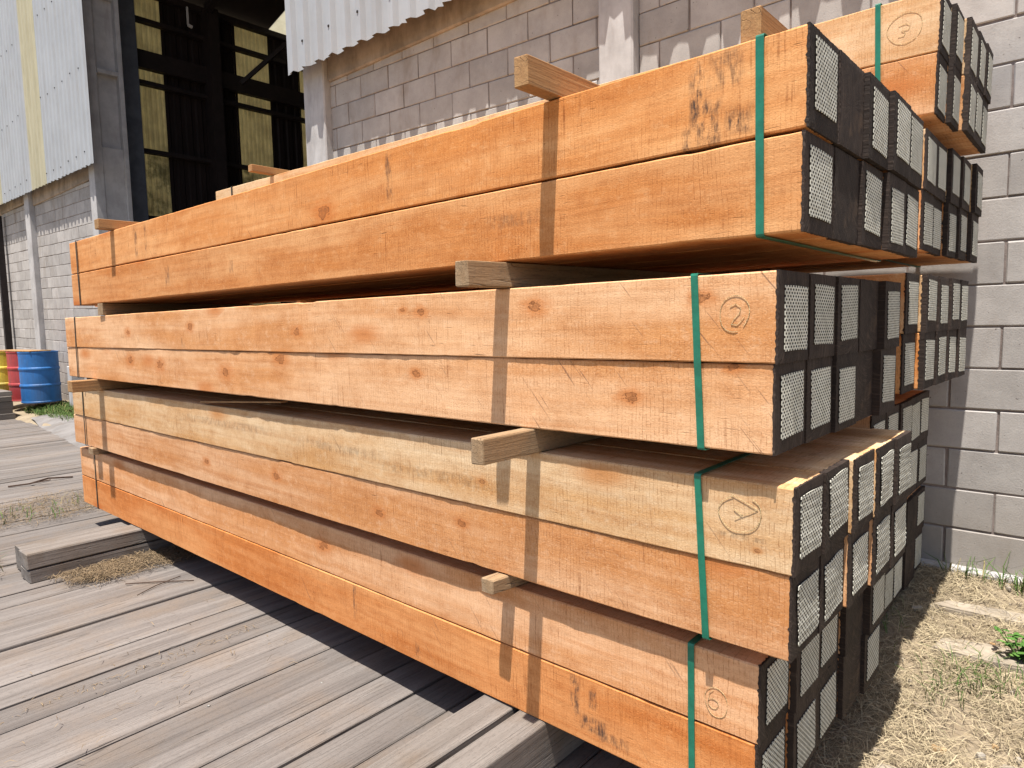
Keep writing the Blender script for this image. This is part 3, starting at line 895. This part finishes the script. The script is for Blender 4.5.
# crayon numbers in rings on the outer faces
def crayon(name, parent, strokes, wdt=0.0017):
    m = MB()
    lx, ly, lz = parent.location
    for st in strokes:
        pts = [Vector((a - lx, -0.0012, b - lz)) for a, b in st]
        for i in range(len(pts) - 1):
            d = (pts[i + 1] - pts[i])
            if d.length < 1e-5: continue
            n = Vector((-d.z, 0, d.x)).normalized() * wdt * 0.5 * random.uniform(0.55, 1.0)
            e = d.normalized() * 0.0006
            a, b = pts[i] - e, pts[i + 1] + e
            y = Vector((0, 0.0008, 0))
            q = [a - n, b - n, b + n, a + n]
            m.add(q + [v + y for v in q], [(0, 1, 2, 3), (7, 6, 5, 4), (0, 4, 5, 1), (1, 5, 6, 2), (2, 6, 7, 3), (3, 7, 4, 0)])
    return m.build(name, MAT['chalk'], parent)
def ring(cx, cz, rx, rz, a0=0, a1=360, rot=0.0, n=40):
    o = []
    for i in range(n + 1):
        a = math.radians(a0 + (a1 - a0) * i / n)
        u, v = rx * math.cos(a) * (1 + 0.04 * math.sin(3 * a)), rz * math.sin(a) * (1 + 0.03 * math.cos(2 * a))
        o.append((cx + u * math.cos(rot) - v * math.sin(rot), cz + u * math.sin(rot) + v * math.cos(rot)))
    return o
crayon('crayon_mark', FRONT[('B2', 1)], [ring(-0.345, 1.076, 0.034, 0.043, -30, 300, -0.25),
       [(-0.355, 1.092), (-0.342, 1.098), (-0.330, 1.090), (-0.332, 1.078), (-0.345, 1.064), (-0.352, 1.052), (-0.338, 1.050), (-0.328, 1.060), (-0.322, 1.068)]])
crayon('crayon_mark', FRONT[('B3', 1)], [ring(-0.343, 0.602, 0.052, 0.045, 100, 405, 0.2),
       [(-0.365, 0.648), (-0.300, 0.619)], [(-0.300, 0.619), (-0.355, 0.589)], [(-0.357, 0.612), (-0.336, 0.598)]], 0.0020)
crayon('crayon_mark', FRONT[('B4', 1)], [ring(-0.416, 0.086, 0.030, 0.040, 0, 350, 0.1), ring(-0.424, 0.080, 0.014, 0.013, 20, 370), [(-0.437, 0.088), (-0.434, 0.106), (-0.424, 0.116)]], 0.0013)
P0u = [o for o in COL.objects if o.get('label', '').startswith("squared timber outermost in the upper row of the back pile's topmost")][0]
crayon('crayon_mark', P0u, [ring(-0.290, 2.072, 0.055, 0.053, -60, 290, 0.35),
       [(-0.310, 2.084), (-0.287, 2.087), (-0.274, 2.079), (-0.278, 2.066), (-0.300, 2.064), (-0.288, 2.056), (-0.292, 2.047), (-0.310, 2.046)]], 0.0016)

# ------------------------------------------------------------------ straps
def strap(bn, xt, xb, label, wd=0.0178, over=0.0016, mat='strap'):
    Y0, Z0, pitch, ends, rise, xf, bare, tints = BUNDLES[bn]
    ya, yb = Y0 - 0.0045, Y0 + 4 * pitch + min(W_T, pitch) + 0.0045
    za, zb = Z0 - 0.003, Z0 + 2 * H_T + (0.007 if bn == 'B1' else 0.0015) + 0.0035
    if rise:
        za += rise * (-xt) / 5.0; zb += rise * (-xt) / 5.0
    c = 0.006
    loop = [(ya, za + c), (ya, (za * 2 + zb) / 3), (ya - 0.0008, (za + zb) / 2), (ya, (za + zb * 2) / 3), (ya, zb - c), (ya + c * 0.3, zb - c * 0.3), (ya + c, zb),
            ((ya + yb) / 2, zb + 0.001), (yb - c, zb), (yb - c * 0.3, zb - c * 0.3), (yb, zb - c), (yb, za + c), (yb - c * 0.3, za + c * 0.3), (yb - c, za), ((ya + yb) / 2, za - 0.001), (ya + c, za), (ya + c * 0.3, za + c * 0.3)]
    cy, cz = (ya + yb) / 2, (za + zb) / 2
    vs = []
    for (y, z) in loop:
        xx = xt + (xb - xt) * (zb - z) / (zb - za)
        for s in (0, over):
            yy = y + (s if y > cy else -s) * (0 if abs(y - cy) < 0.1 else 1)
            zz = z + (s if z > cz else -s)
            vs.append((xx - wd / 2, yy, zz)); vs.append((xx + wd / 2, yy, zz))
    n = len(loop)
    fs = []
    for i in range(n):
        a, b = i * 4, ((i + 1) % n) * 4
        fs += [(a, b, b + 1, a + 1), (a + 2, a + 3, b + 3, b + 2), (a, a + 2, b + 2, b), (a + 1, b + 1, b + 3, a + 3)]
    o = link('strap', mesh('strap', vs, fs), MAT[mat])
    tag(o, label, 'strap', 'plastic straps round the timber bundles')
near = 'green plastic strap round the near end of the '
strap('B1', -0.287, -0.282, near + LEVEL['B1'])
strap('B2', -0.443, -0.424, near + LEVEL['B2'])
strap('B3', -0.450, -0.426, near + LEVEL['B3'])
strap('B4', -0.485, -0.481, near + LEVEL['B4'])
strap('P0', -0.376, -0.366, near + LEVEL['P0'])
strap('P1', -0.40, -0.40, near + LEVEL['P1'])
farl = 'dark narrow strap round the far end of the '
strap('B1', -4.80, -4.80, farl + LEVEL['B1'], 0.017, 0.0012, 'far_strap')
strap('B2', -5.00, -5.02, farl + LEVEL['B2'], 0.017, 0.0012, 'far_strap')
strap('B3', -5.08, -5.09, farl + LEVEL['B3'], 0.017, 0.0012, 'far_strap')
strap('B4', -5.06, -5.07, farl + LEVEL['B4'], 0.017, 0.0012, 'far_strap')
strap('P0', -5.27, -5.27, farl + LEVEL['P0'], 0.017, 0.0012, 'far_strap')

# ------------------------------------------------------------------ battens between the bundles
def batten(x, w, y0, y1, z0, z1, label, skew=0.0, mat='batten'):
    b = MB()
    L = y1 - y0
    n = 6
    for i in range(1):
        b.box(-w / 2, w / 2, 0, L, 0, z1 - z0, 0.003, 0.0012)
    b2 = MB()
    b2.v = [(vx + skew * vy, vy, vz) for vx, vy, vz in b.v]; b2.f = b.f
    o = b2.build('batten', MAT[mat], None, (x, y0, z0))
    tag(o, label, 'batten', 'battens laid between and on the timber bundles')
T = lambda n: BUNDLES[n][1] + 2 * H_T + (0.008 if n == 'B1' else 0.0025)
batten(-0.852, 0.046, -2.557, -1.42, T('B1') + 0.001, T('B1') + 0.077, 'sawn batten on edge on the top of the front pile, jutting past the middle', 0.01, 'fresh_batten')
batten(-4.15, 0.062, -2.51, -1.44, T('B1') + 0.001, T('B1') + 0.058, 'batten lying across the far end of the front pile top', 0.0, 'fresh_batten')
batten(-1.068, 0.050, -2.575, -1.43, T('B2') + 0.001, BUNDLES['B1'][1] - 0.002, 'grey batten jutting out under the topmost bundle of the front pile', 0.10)
batten(-0.978, 0.049, -2.622, -1.40, T('B3') + 0.001, BUNDLES['B2'][1] - 0.002, 'longest jutting batten, between the second and third front bundles', 0.02)
batten(-1.132, 0.050, -2.438, -1.36, T('B4') + 0.001, BUNDLES['B3'][1] - 0.002, 'short jutting batten above the bottom bundle of the front pile', 0.15)
batten(-4.45, 0.085, -2.43, -1.43, T('B2') + 0.001, BUNDLES['B1'][1] - 0.002, 'far batten just under the topmost bundle of the front pile')
batten(-4.70, 0.09, -2.56, -1.40, T('B3') + 0.001, BUNDLES['B2'][1] - 0.002, 'far grey batten jutting between the second and third front bundles', 0.0, 'fresh_batten')
batten(-4.95, 0.09, -2.40, -1.36, T('B4') + 0.001, BUNDLES['B3'][1] - 0.002, 'far batten pressed under the third bundle of the front pile')
batten(-4.62, 0.055, -1.29, -0.22, T('P0') + 0.075, T('P0') + 0.125, 'batten lying across the far end of the back pile top', 0.0, 'fresh_batten')
batten(-0.322, 0.045, -2.40, -1.45, T('B1') + 0.004, T('B1') + 0.078, "short batten end on the top of the front pile just behind the strap", 0.0, 'fresh_batten')
batten(-0.62, 0.060, -1.09, -0.30, T('P1') + 0.001, BUNDLES['P0'][1] + 0.002, "near batten under the back pile's topmost bundle", 0.0, 'fresh_batten')
batten(-4.2, 0.06, -1.33, -0.3, T('P1') + 0.001, BUNDLES['P0'][1] + 0.062, "hidden far batten under the back pile's topmost bundle")
for up, dn in (('P1', 'P2'), ('P2', 'P3'), ('P3', 'P4')):
    for xx, wh in ((-1.7, 'near'), (-4.3, 'far')):
        y0 = max(BUNDLES[up][0], BUNDLES[dn][0]) + 0.02
        batten(xx, 0.06, y0, y0 + 0.9, T(dn) + 0.001, BUNDLES[up][1] - 0.002, f"{wh} batten under the {LEVEL[up]}")
b = MB(); b.box(0, 0.80, 0, 0.035, 0, 0.006, 0.001)
o = b.build('lath', MAT['fresh_batten'], None, (-3.20, -2.392, T('B3') + 0.010)); o.rotation_euler = (0, -0.06, 0)
tag(o, 'thin pale lath stuck in the gap above the pale cream timber', 'lath')

# ------------------------------------------------------------------ old sleepers under the piles
def sleeper(x0, x1, y0, y1, z0, z1, label, seam=True, zrot=0.0):
    b = MB()
    if seam:
        zm = z0 + (z1 - z0) * 0.46
        b.box(x0, x1, y0 + 0.004, y1, z0, zm - 0.002, 0.006, 0.003)
        b.box(x0 + 0.003, x1 - 0.002, y0, y1, zm + 0.002, z1, 0.006, 0.003)
    else:
        b.box(x0, x1, y0, y1, z0, z1, 0.006, 0.003)
    o = b.build('sleeper', MAT['sleeper'])
    tag(o, label, 'sleeper', 'old timber sleepers carrying the piles')
ZB = BUNDLES['B4'][1] - 0.003
sleeper(-4.455, -4.28, -2.955, -0.20, DECK_Z + 0.001, ZB, 'grey split sleeper sticking out from under the far end of the pile')
sleeper(-1.095, -0.982, -4.6, -0.20, DECK_Z + 0.001, ZB, 'grey sleeper under the near end of the pile, at the right edge of the deck', False)
sleeper(-1.255, -1.125, -4.9, -1.4, DECK_Z + 0.001, ZB - 0.004, 'grey sleeper lying against the near one, gap of straw between', False)
for i, (x0, w, dz, lab) in enumerate(((-4.672, 0.2, 0.150, 'weathered board lying close beside the split sleeper'), (-4.90, 0.2, 0.085, 'low weathered board second from the split sleeper'))):
    sleeper(x0, x0 + w, -2.93 + 0.05 * i, -1.6, DECK_Z + 0.001, DECK_Z + dz, lab, False)

# ------------------------------------------------------------------ drums, board stack, post by the far wall
def drum(loc, mat, label):
    prof = []
    r, h = 0.292, 0.88
    zs = [(0, r - 0.006), (0, r + 0.006), (0.02, r + 0.006), (0.026, r)]
    for zc in (h * 0.335, h * 0.665):
        zs += [(zc - 0.03, r), (zc - 0.012, r + 0.011), (zc + 0.012, r + 0.011), (zc + 0.03, r)]
    zs += [(h - 0.026, r), (h - 0.02, r + 0.006), (h, r + 0.006), (h, r - 0.012), (h - 0.016, r - 0.014)]
    n = 40
    vs, fs = [], []
    for z, rr in zs:
        for i in range(n):
            a = 2 * math.pi * i / n
            vs.append((rr * math.cos(a), rr * math.sin(a), z))
    for j in range(len(zs) - 1):
        for i in range(n):
            k = (i + 1) % n
            fs.append((j * n + i, j * n + k, (j + 1) * n + k, (j + 1) * n + i))
    fs.append(tuple(reversed(range(n))))
    o = link('drum', mesh('drum', vs, fs, False), MAT[mat], None, loc)
    tag(o, label, 'drum', 'steel drums by the far wall')
    lv = [((r - 0.013) * math.cos(2 * math.pi * i / n), (r - 0.013) * math.sin(2 * math.pi * i / n), h - 0.017) for i in range(n)]
    link('lid', mesh('lid', lv, [tuple(range(n))]), MAT[mat], o)
    b = MB()
    for i in range(12):
        pass
    ring_ = []
    for z in (h - 0.017, h - 0.003):
        for i in range(10):
            a = 2 * math.pi * i / 10
            ring_.append((0.19 + 0.03 * math.cos(a), 0.03 * math.sin(a), z))
    b.add(ring_, [(i, (i + 1) % 10, 10 + (i + 1) % 10, 10 + i) for i in range(10)] + [tuple(range(10, 20))])
    b.build('bung', MAT['steel'], o)
drum((-13.72, -0.56, -0.13), 'drum_blue', 'blue steel drum by the far wall')
drum((-14.30, -0.60, -0.13), 'drum_red', 'red steel drum behind the blue one')
drum((-14.87, -0.84, -0.13), 'drum_yellow', 'yellow steel drum at the edge of the row of drums')
b = MB(); b.box(-1.3, 0.42, -0.17, 0.16, 0, 0.02, 0.003)
o = b.build('loose_board', MAT['fresh_batten'], None, (-13.9, -0.62, 0.7515)); o.rotation_euler = (0, 0, 0.10)
tag(o, 'thin pale board lying across the drum tops', 'board')
zz = DECK_Z + 0.004
labs = ['bottom board of the small dark stack near the drums', 'second board up in the small dark stack near the drums',
        'third board up in the small dark stack near the drums', 'fourth board up in the small dark stack near the drums',
        'topmost board of the small dark stack near the drums']
for i in range(5):
    b = MB()
    hh = (0.10, 0.09, 0.11, 0.09, 0.08)[i]
    b.box(0, 0.9, -0.9, 0.12, 0, hh - 0.004, 0.006, 0.004)
    o = b.build('stacked_board', MAT['sleeper'], None, (-14.40 + random.uniform(-0.05, 0.05), -1.14 + random.uniform(-0.04, 0.04), zz))
    tag(o, labs[i], 'board', 'boards in the small stack near the drums')
    zz += hh
b = MB()
b.box(-0.10, 0.10, -0.1, 0.1, 0, 0.72, 0.01)
o = b.build('concrete_stub', MAT['concrete'], None, (-13.05, -0.2, -0.23))
tag(o, 'short pale concrete stub against the wall beside the blue drum', 'post')
b = MB(); b.box(-0.07, 0.07, -0.04, 0.04, 0, 0.34, 0.008); b.box(-0.05, 0.05, -0.045, 0.03, 0.34, 0.38, 0.006)
o = b.build('meter_box', MAT['steel'], None, (-12.8, -0.05, 0.05))
tag(o, 'small dark box fixed low on the wall by the concrete stub', 'box')

# ------------------------------------------------------------------ slabs in the grass
def slab(pts, z, th, label):
    n = len(pts)
    bm = bmesh.new()
    vs = [bm.verts.new((x, y, zz)) for zz in (z - th, z) for x, y in pts]
    bm.faces.new(list(reversed(vs[:n]))); bm.faces.new(vs[n:])
    for i in range(n):
        bm.faces.new((vs[i], vs[(i + 1) % n], vs[n + (i + 1) % n], vs[n + i]))
    bmesh.ops.bevel(bm, geom=bm.edges[:], offset=0.008, segments=2, affect='EDGES')
    me = bpy.data.meshes.new('slab'); bm.to_mesh(me); bm.free()
    tag(link('paving_slab', me, MAT['slab']), label, 'slab', 'pale slabs sunk in the dry grass')
SLABS = [([(-0.26, -0.47), (0.02, -0.46), (0.28, -0.44), (0.27, -0.34), (0.0, -0.35), (-0.20, -0.37)], -0.238, 'narrow pale slab sunk in dry grass nearest the wall'),
         ([(-0.19, -0.83), (0.02, -0.82), (0.16, -0.79), (0.14, -0.64), (-0.02, -0.65), (-0.17, -0.69)], -0.282, 'broad pale slab sunk in dry grass beside the weed'),
         ([(-0.23, -1.78), (-0.10, -1.84), (-0.02, -1.68), (-0.10, -1.58), (-0.2, -1.6)], -0.372, 'pale slab at the foot of the pile by its shadow edge'),
         ([(0.08, -1.52), (0.22, -1.58), (0.34, -1.44), (0.22, -1.34), (0.1, -1.37)], -0.366, 'pale stone at the near right in the dry grass')]
for pts, z, lab in SLABS:
    slab(pts, z, 0.05, lab)

# ------------------------------------------------------------------ straw, hay, grass
def blades(name, P, mat, lmin, lmax, wmin, wmax, lift, kind_label=None, upright=False, curl=0.25):
    """P: (n,3) roots. Each blade is a narrow bent strip."""
    n = len(P)
    az = rng.uniform(0, 2 * math.pi, n)
    L = rng.uniform(lmin, lmax, n)
    w = rng.uniform(wmin, wmax, n) * 0.5
    el = np.abs(rng.normal(0, lift, n)) if not upright else rng.uniform(0.9, 1.5, n)
    d = np.c_[np.cos(az) * np.cos(el), np.sin(az) * np.cos(el), np.sin(el)]
    s = np.c_[-np.sin(az), np.cos(az), rng.normal(0, 0.5, n)]
    s /= np.linalg.norm(s, axis=1)[:, None]
    bend = rng.normal(0, curl, n)
    side = np.c_[-np.sin(az), np.cos(az), np.zeros(n)]
    mid = P + d * (L * 0.5)[:, None] + side * (bend * L * 0.15)[:, None]
    mid[:, 2] += 0.004 + (0.10 * L if not upright else 0)
    tip = P + d * L[:, None] + side * (bend * L * 0.6)[:, None]
    if upright:
        tip[:, 2] -= L * rng.uniform(0.0, 0.35, n)
        tip[:, :2] += np.c_[np.cos(az), np.sin(az)] * (L * rng.uniform(0.1, 0.5, n))[:, None]
    ws = s * w[:, None]
    V = np.stack([P - ws, P + ws, mid - ws, mid + ws, tip - ws * 0.3, tip + ws * 0.3], 1).reshape(-1, 3)
    b = np.arange(n)[:, None] * 6
    Q = np.concatenate([b + np.array([[0, 1, 3, 2]]), b + np.array([[2, 3, 5, 4]])], 1).reshape(-1, 4)
    me = bpy.data.meshes.new(name)
    me.vertices.add(len(V)); me.vertices.foreach_set('co', V.ravel())
    me.loops.add(Q.size); me.loops.foreach_set('vertex_index', Q.ravel().astype(np.int32))
    me.polygons.add(len(Q)); me.polygons.foreach_set('loop_start', np.arange(0, Q.size, 4, dtype=np.int32))
    me.update(); me.validate()
    o = link(name, me, MAT[mat])
    tag(o, kind_label, None, None, 'stuff')
    return o
def inside(pts, x, y):
    c = np.zeros(len(x), bool)
    n = len(pts)
    for i in range(n):
        x1, y1 = pts[i]; x2, y2 = pts[(i + 1) % n]
        m = (y1 > y) != (y2 > y)
        xi = (x2 - x1) * (y - y1) / (y2 - y1 + 1e-9) + x1
        c ^= m & (x < xi)
    return c
gz = np.vectorize(ground_z)
n = 110000
x = rng.uniform(-1.0, 1.6, n); y = rng.uniform(-3.2, -0.06, n)
clump = np.sin(x * 7.1 + 1.3) * np.sin(y * 6.3) + np.sin(x * 17 + y * 11) * 0.6
keep = rng.uniform(0, 1, n) < np.clip(0.78 + 0.35 * clump, 0.2, 1)
for pts, z, lab in SLABS:
    keep &= ~(inside(pts, x, y) & (rng.uniform(0, 1, n) < 0.82))
keep &= ~((x < -0.45) & (rng.uniform(0, 1, n) < 0.6))
x, y = x[keep], y[keep]
z = gz(x, y) + 0.010 * np.sin(x * 9.3 + y * 4.1) * np.cos(y * 7.7 - x * 2.2) + rng.uniform(0, 0.022, len(x))
blades('dry_grass', np.c_[x, y, z], 'straw', 0.025, 0.11, 0.0008, 0.0024, 0.13, 'trampled dry grass and straw covering the ground by the wall')
# hay beside the split sleeper, in the deck seams and in the strip beyond
def patch(n, x0, x1, y0, y1, zf, soft=True):
    x = rng.uniform(x0, x1, n); y = rng.uniform(y0, y1, n)
    if soft:
        u = np.abs((x - (x0 + x1) / 2) / ((x1 - x0) / 2)); v = np.abs((y - (y0 + y1) / 2) / ((y1 - y0) / 2))
        wig = 0.25 * np.sin(x * 9 + y * 13)
        k = rng.uniform(0, 1, n) > np.maximum(u ** 3, v ** 4) + wig
        x, y = x[k], y[k]
    return np.c_[x, y, np.full(len(x), zf) + rng.uniform(0, 0.025, len(x))]
parts = [patch(6500, -4.28, -4.02, -2.86, -2.1, DECK_Z + 0.002), patch(1200, -4.15, -3.9, -2.75, -2.1, DECK_Z), patch(9000, -6.7, -5.6, -3.6, -1.7, DECK_Z + 0.004), patch(1400, -5.3, -4.6, -3.6, -2.95, DECK_Z + 0.004)]
blades('hay_litter', np.concatenate(parts), 'hay', 0.02, 0.09, 0.001, 0.003, 0.14, 'dry hay and litter lying along the old sleeper and deck strip')
parts = [patch(260, -2.76, -2.72, -4.2, -2.4, DECK_Z - 0.02, False), patch(140, -1.127, -1.098, -4.2, -2.3, DECK_Z + 0.1, False), patch(90, -3.2, -2.2, -3.6, -2.4, DECK_Z + 0.002, False)]
blades('seam_litter', np.concatenate(parts), 'hay', 0.015, 0.05, 0.0015, 0.003, 0.12, 'straw caught in the seams between the deck planks')
# green grass by the drums, by the sleeper and tufts at the wall foot
parts = [patch(5200, -14.3, -11.5, -0.82, -0.15, -0.25)]
p_ = parts[0]; p_[:, 2] = gz(p_[:, 0], p_[:, 1])
blades('green_grass', p_, 'grass', 0.04, 0.13, 0.004, 0.010, 0.3, 'green grass growing along the foot of the wall by the drums', True)
p_ = np.concatenate([patch(320, -5.1, -4.5, -3.35, -2.98, DECK_Z), patch(160, -6.3, -5.7, -3.0, -1.9, DECK_Z)])
blades('grass_clump', p_, 'grass', 0.03, 0.10, 0.003, 0.006, 0.3, 'green grass sprouting among hay at the sleeper end', True)
x = np.concatenate([rng.normal(c, 0.04, k) for c, k in ((-0.22, 14), (-0.16, 12), (-0.05, 10), (0.02, 26), (0.10, 16), (0.2, 14), (0.06, 14))])
y = np.concatenate([rng.normal(c, 0.025, k) for c, k in ((-0.09, 14), (-0.08, 12), (-0.09, 10), (-0.10, 26), (-0.09, 16), (-0.1, 14), (-0.18, 14))])
y = np.minimum(y, -0.065)
blades('grass_tufts', np.c_[x, y, gz(x, y)], 'grass', 0.05, 0.15, 0.003, 0.006, 0.3, 'green grass tufts along the foot of the block wall', True)
x = np.concatenate([rng.normal(-0.02, 0.07, 150), rng.normal(-0.13, 0.05, 46), rng.normal(-0.42, 0.05, 120)])
y = np.concatenate([rng.normal(-0.92, 0.06, 150), rng.normal(-1.1, 0.05, 46), rng.uniform(-1.2, -0.5, 120)])
blades('sparse_grass', np.c_[x, y, gz(x, y)], 'grass', 0.03, 0.11, 0.002, 0.004, 0.3, 'sparse green blades in the dry grass beside the pile', True)

# stones and wood chips lying in the grass
pm = MB()
for i in range(240):
    px, py = random.uniform(-0.9, 0.9), random.uniform(-2.6, -0.08)
    r_ = random.choice((0.004, 0.005, 0.006, 0.009))
    a_ = random.uniform(0, 3.14)
    m_ = Matrix.Rotation(a_, 3, 'Z') @ Matrix.Rotation(random.uniform(-0.4, 0.4), 3, 'X')
    e_ = random.uniform(0.6, 3.0)
    pm.box(px - r_ * e_, px + r_ * e_, py - r_, py + r_, ground_z(px, py) - 0.003, ground_z(px, py) + r_ * 1.2 + 0.008, r_ * 0.45, r_ * 0.15, (m_, Vector((px, py, ground_z(px, py)))))
tag(pm.build('stone_litter', MAT['chips']), 'small stones and wood chips scattered through the dry grass', kind='stuff')

# leafy weed
def weed(loc):
    r = random.Random(3)
    root = empty('weed', loc)
    st, lf = MB(), MB()
    for s in range(15):
        a = r.uniform(0, 6.28); tilt = r.uniform(0.1, 0.7); h = r.uniform(0.08, 0.16)
        d = Vector((math.cos(a) * math.sin(tilt), math.sin(a) * math.sin(tilt), math.cos(tilt)))
        tip = d * h
        st.bar((0, 0, 0), tip, 0.0028)
        for k in range(7):
            t = 0.25 + 0.75 * k / 6
            aa = a + k * 2.4
            p = d * h * t
            q = Vector((math.cos(aa), math.sin(aa), r.uniform(0.0, 0.5))).normalized()
            sd = q.cross(Vector((0, 0, 1))).normalized()
            L = r.uniform(0.028, 0.05); w = L * 0.24
            up = Vector((0, 0, 1)) * L * 0.10
            pts = [p, p + q * L * .3 + sd * w - up * .2, p + q * L * .7 + sd * w * .85, p + q * L - up, p + q * L * .7 - sd * w * .85, p + q * L * .3 - sd * w - up * .2, p + q * L * .5 + up]
            lf.add(pts, [(0, 1, 6), (1, 2, 6), (2, 3, 6), (3, 4, 6), (4, 5, 6), (5, 0, 6)])
    st.build('stem', MAT['leaf'], root); lf.build('leaves', MAT['leaf'], root)
    tag(root, 'leafy green weed growing in the dry grass near the wall', 'weed')
weed((0.105, -0.74, ground_z(0.1, -0.74)))

# twigs and nail heads on the deck
def twig(pts, label, r=0.006):
    m = MB()
    for a, b in zip(pts[:-1], pts[1:]):
        m.bar(a, b, r)
    tag(m.build('twig', MAT['twig']), label, 'twig')
zt = DECK_Z + 0.008
twig([(-7.38, -2.40, zt), (-7.30, -2.25, zt + 0.01), (-7.38, -2.08, zt + 0.02), (-7.35, -1.88, zt)], 'dark forked twig on the far deck planks', 0.014)
twig([(-7.30, -2.25, zt + 0.01), (-7.22, -2.1, zt + 0.03)], 'small dark twig lying against the forked one', 0.01)
twig([(-3.83, -2.60, zt - 0.002), (-3.72, -2.48, zt), (-3.57, -2.33, zt - 0.002)], 'thin straight twig on the deck by the pile shadow', 0.005)
twig([(-3.60, -2.62, zt - 0.002), (-3.66, -2.5, zt), (-3.7, -2.35, zt)], 'thin stalk crossing the straight twig on the deck', 0.004)
for (x, y), lab in (((-2.224, -2.855), 'bright nail head in the deck left of the other one'), ((-2.03, -2.484), 'bright nail head in the deck nearer the pile')):
    bm = bmesh.new()
    bmesh.ops.create_uvsphere(bm, u_segments=12, v_segments=6, radius=0.006)
    for v in bm.verts: v.co.z *= 0.45
    me = bpy.data.meshes.new('nail'); bm.to_mesh(me); bm.free()
    tag(link('nail_head', me, MAT['nail'], None, (x, y, DECK_Z + 0.002)), lab, 'nail')
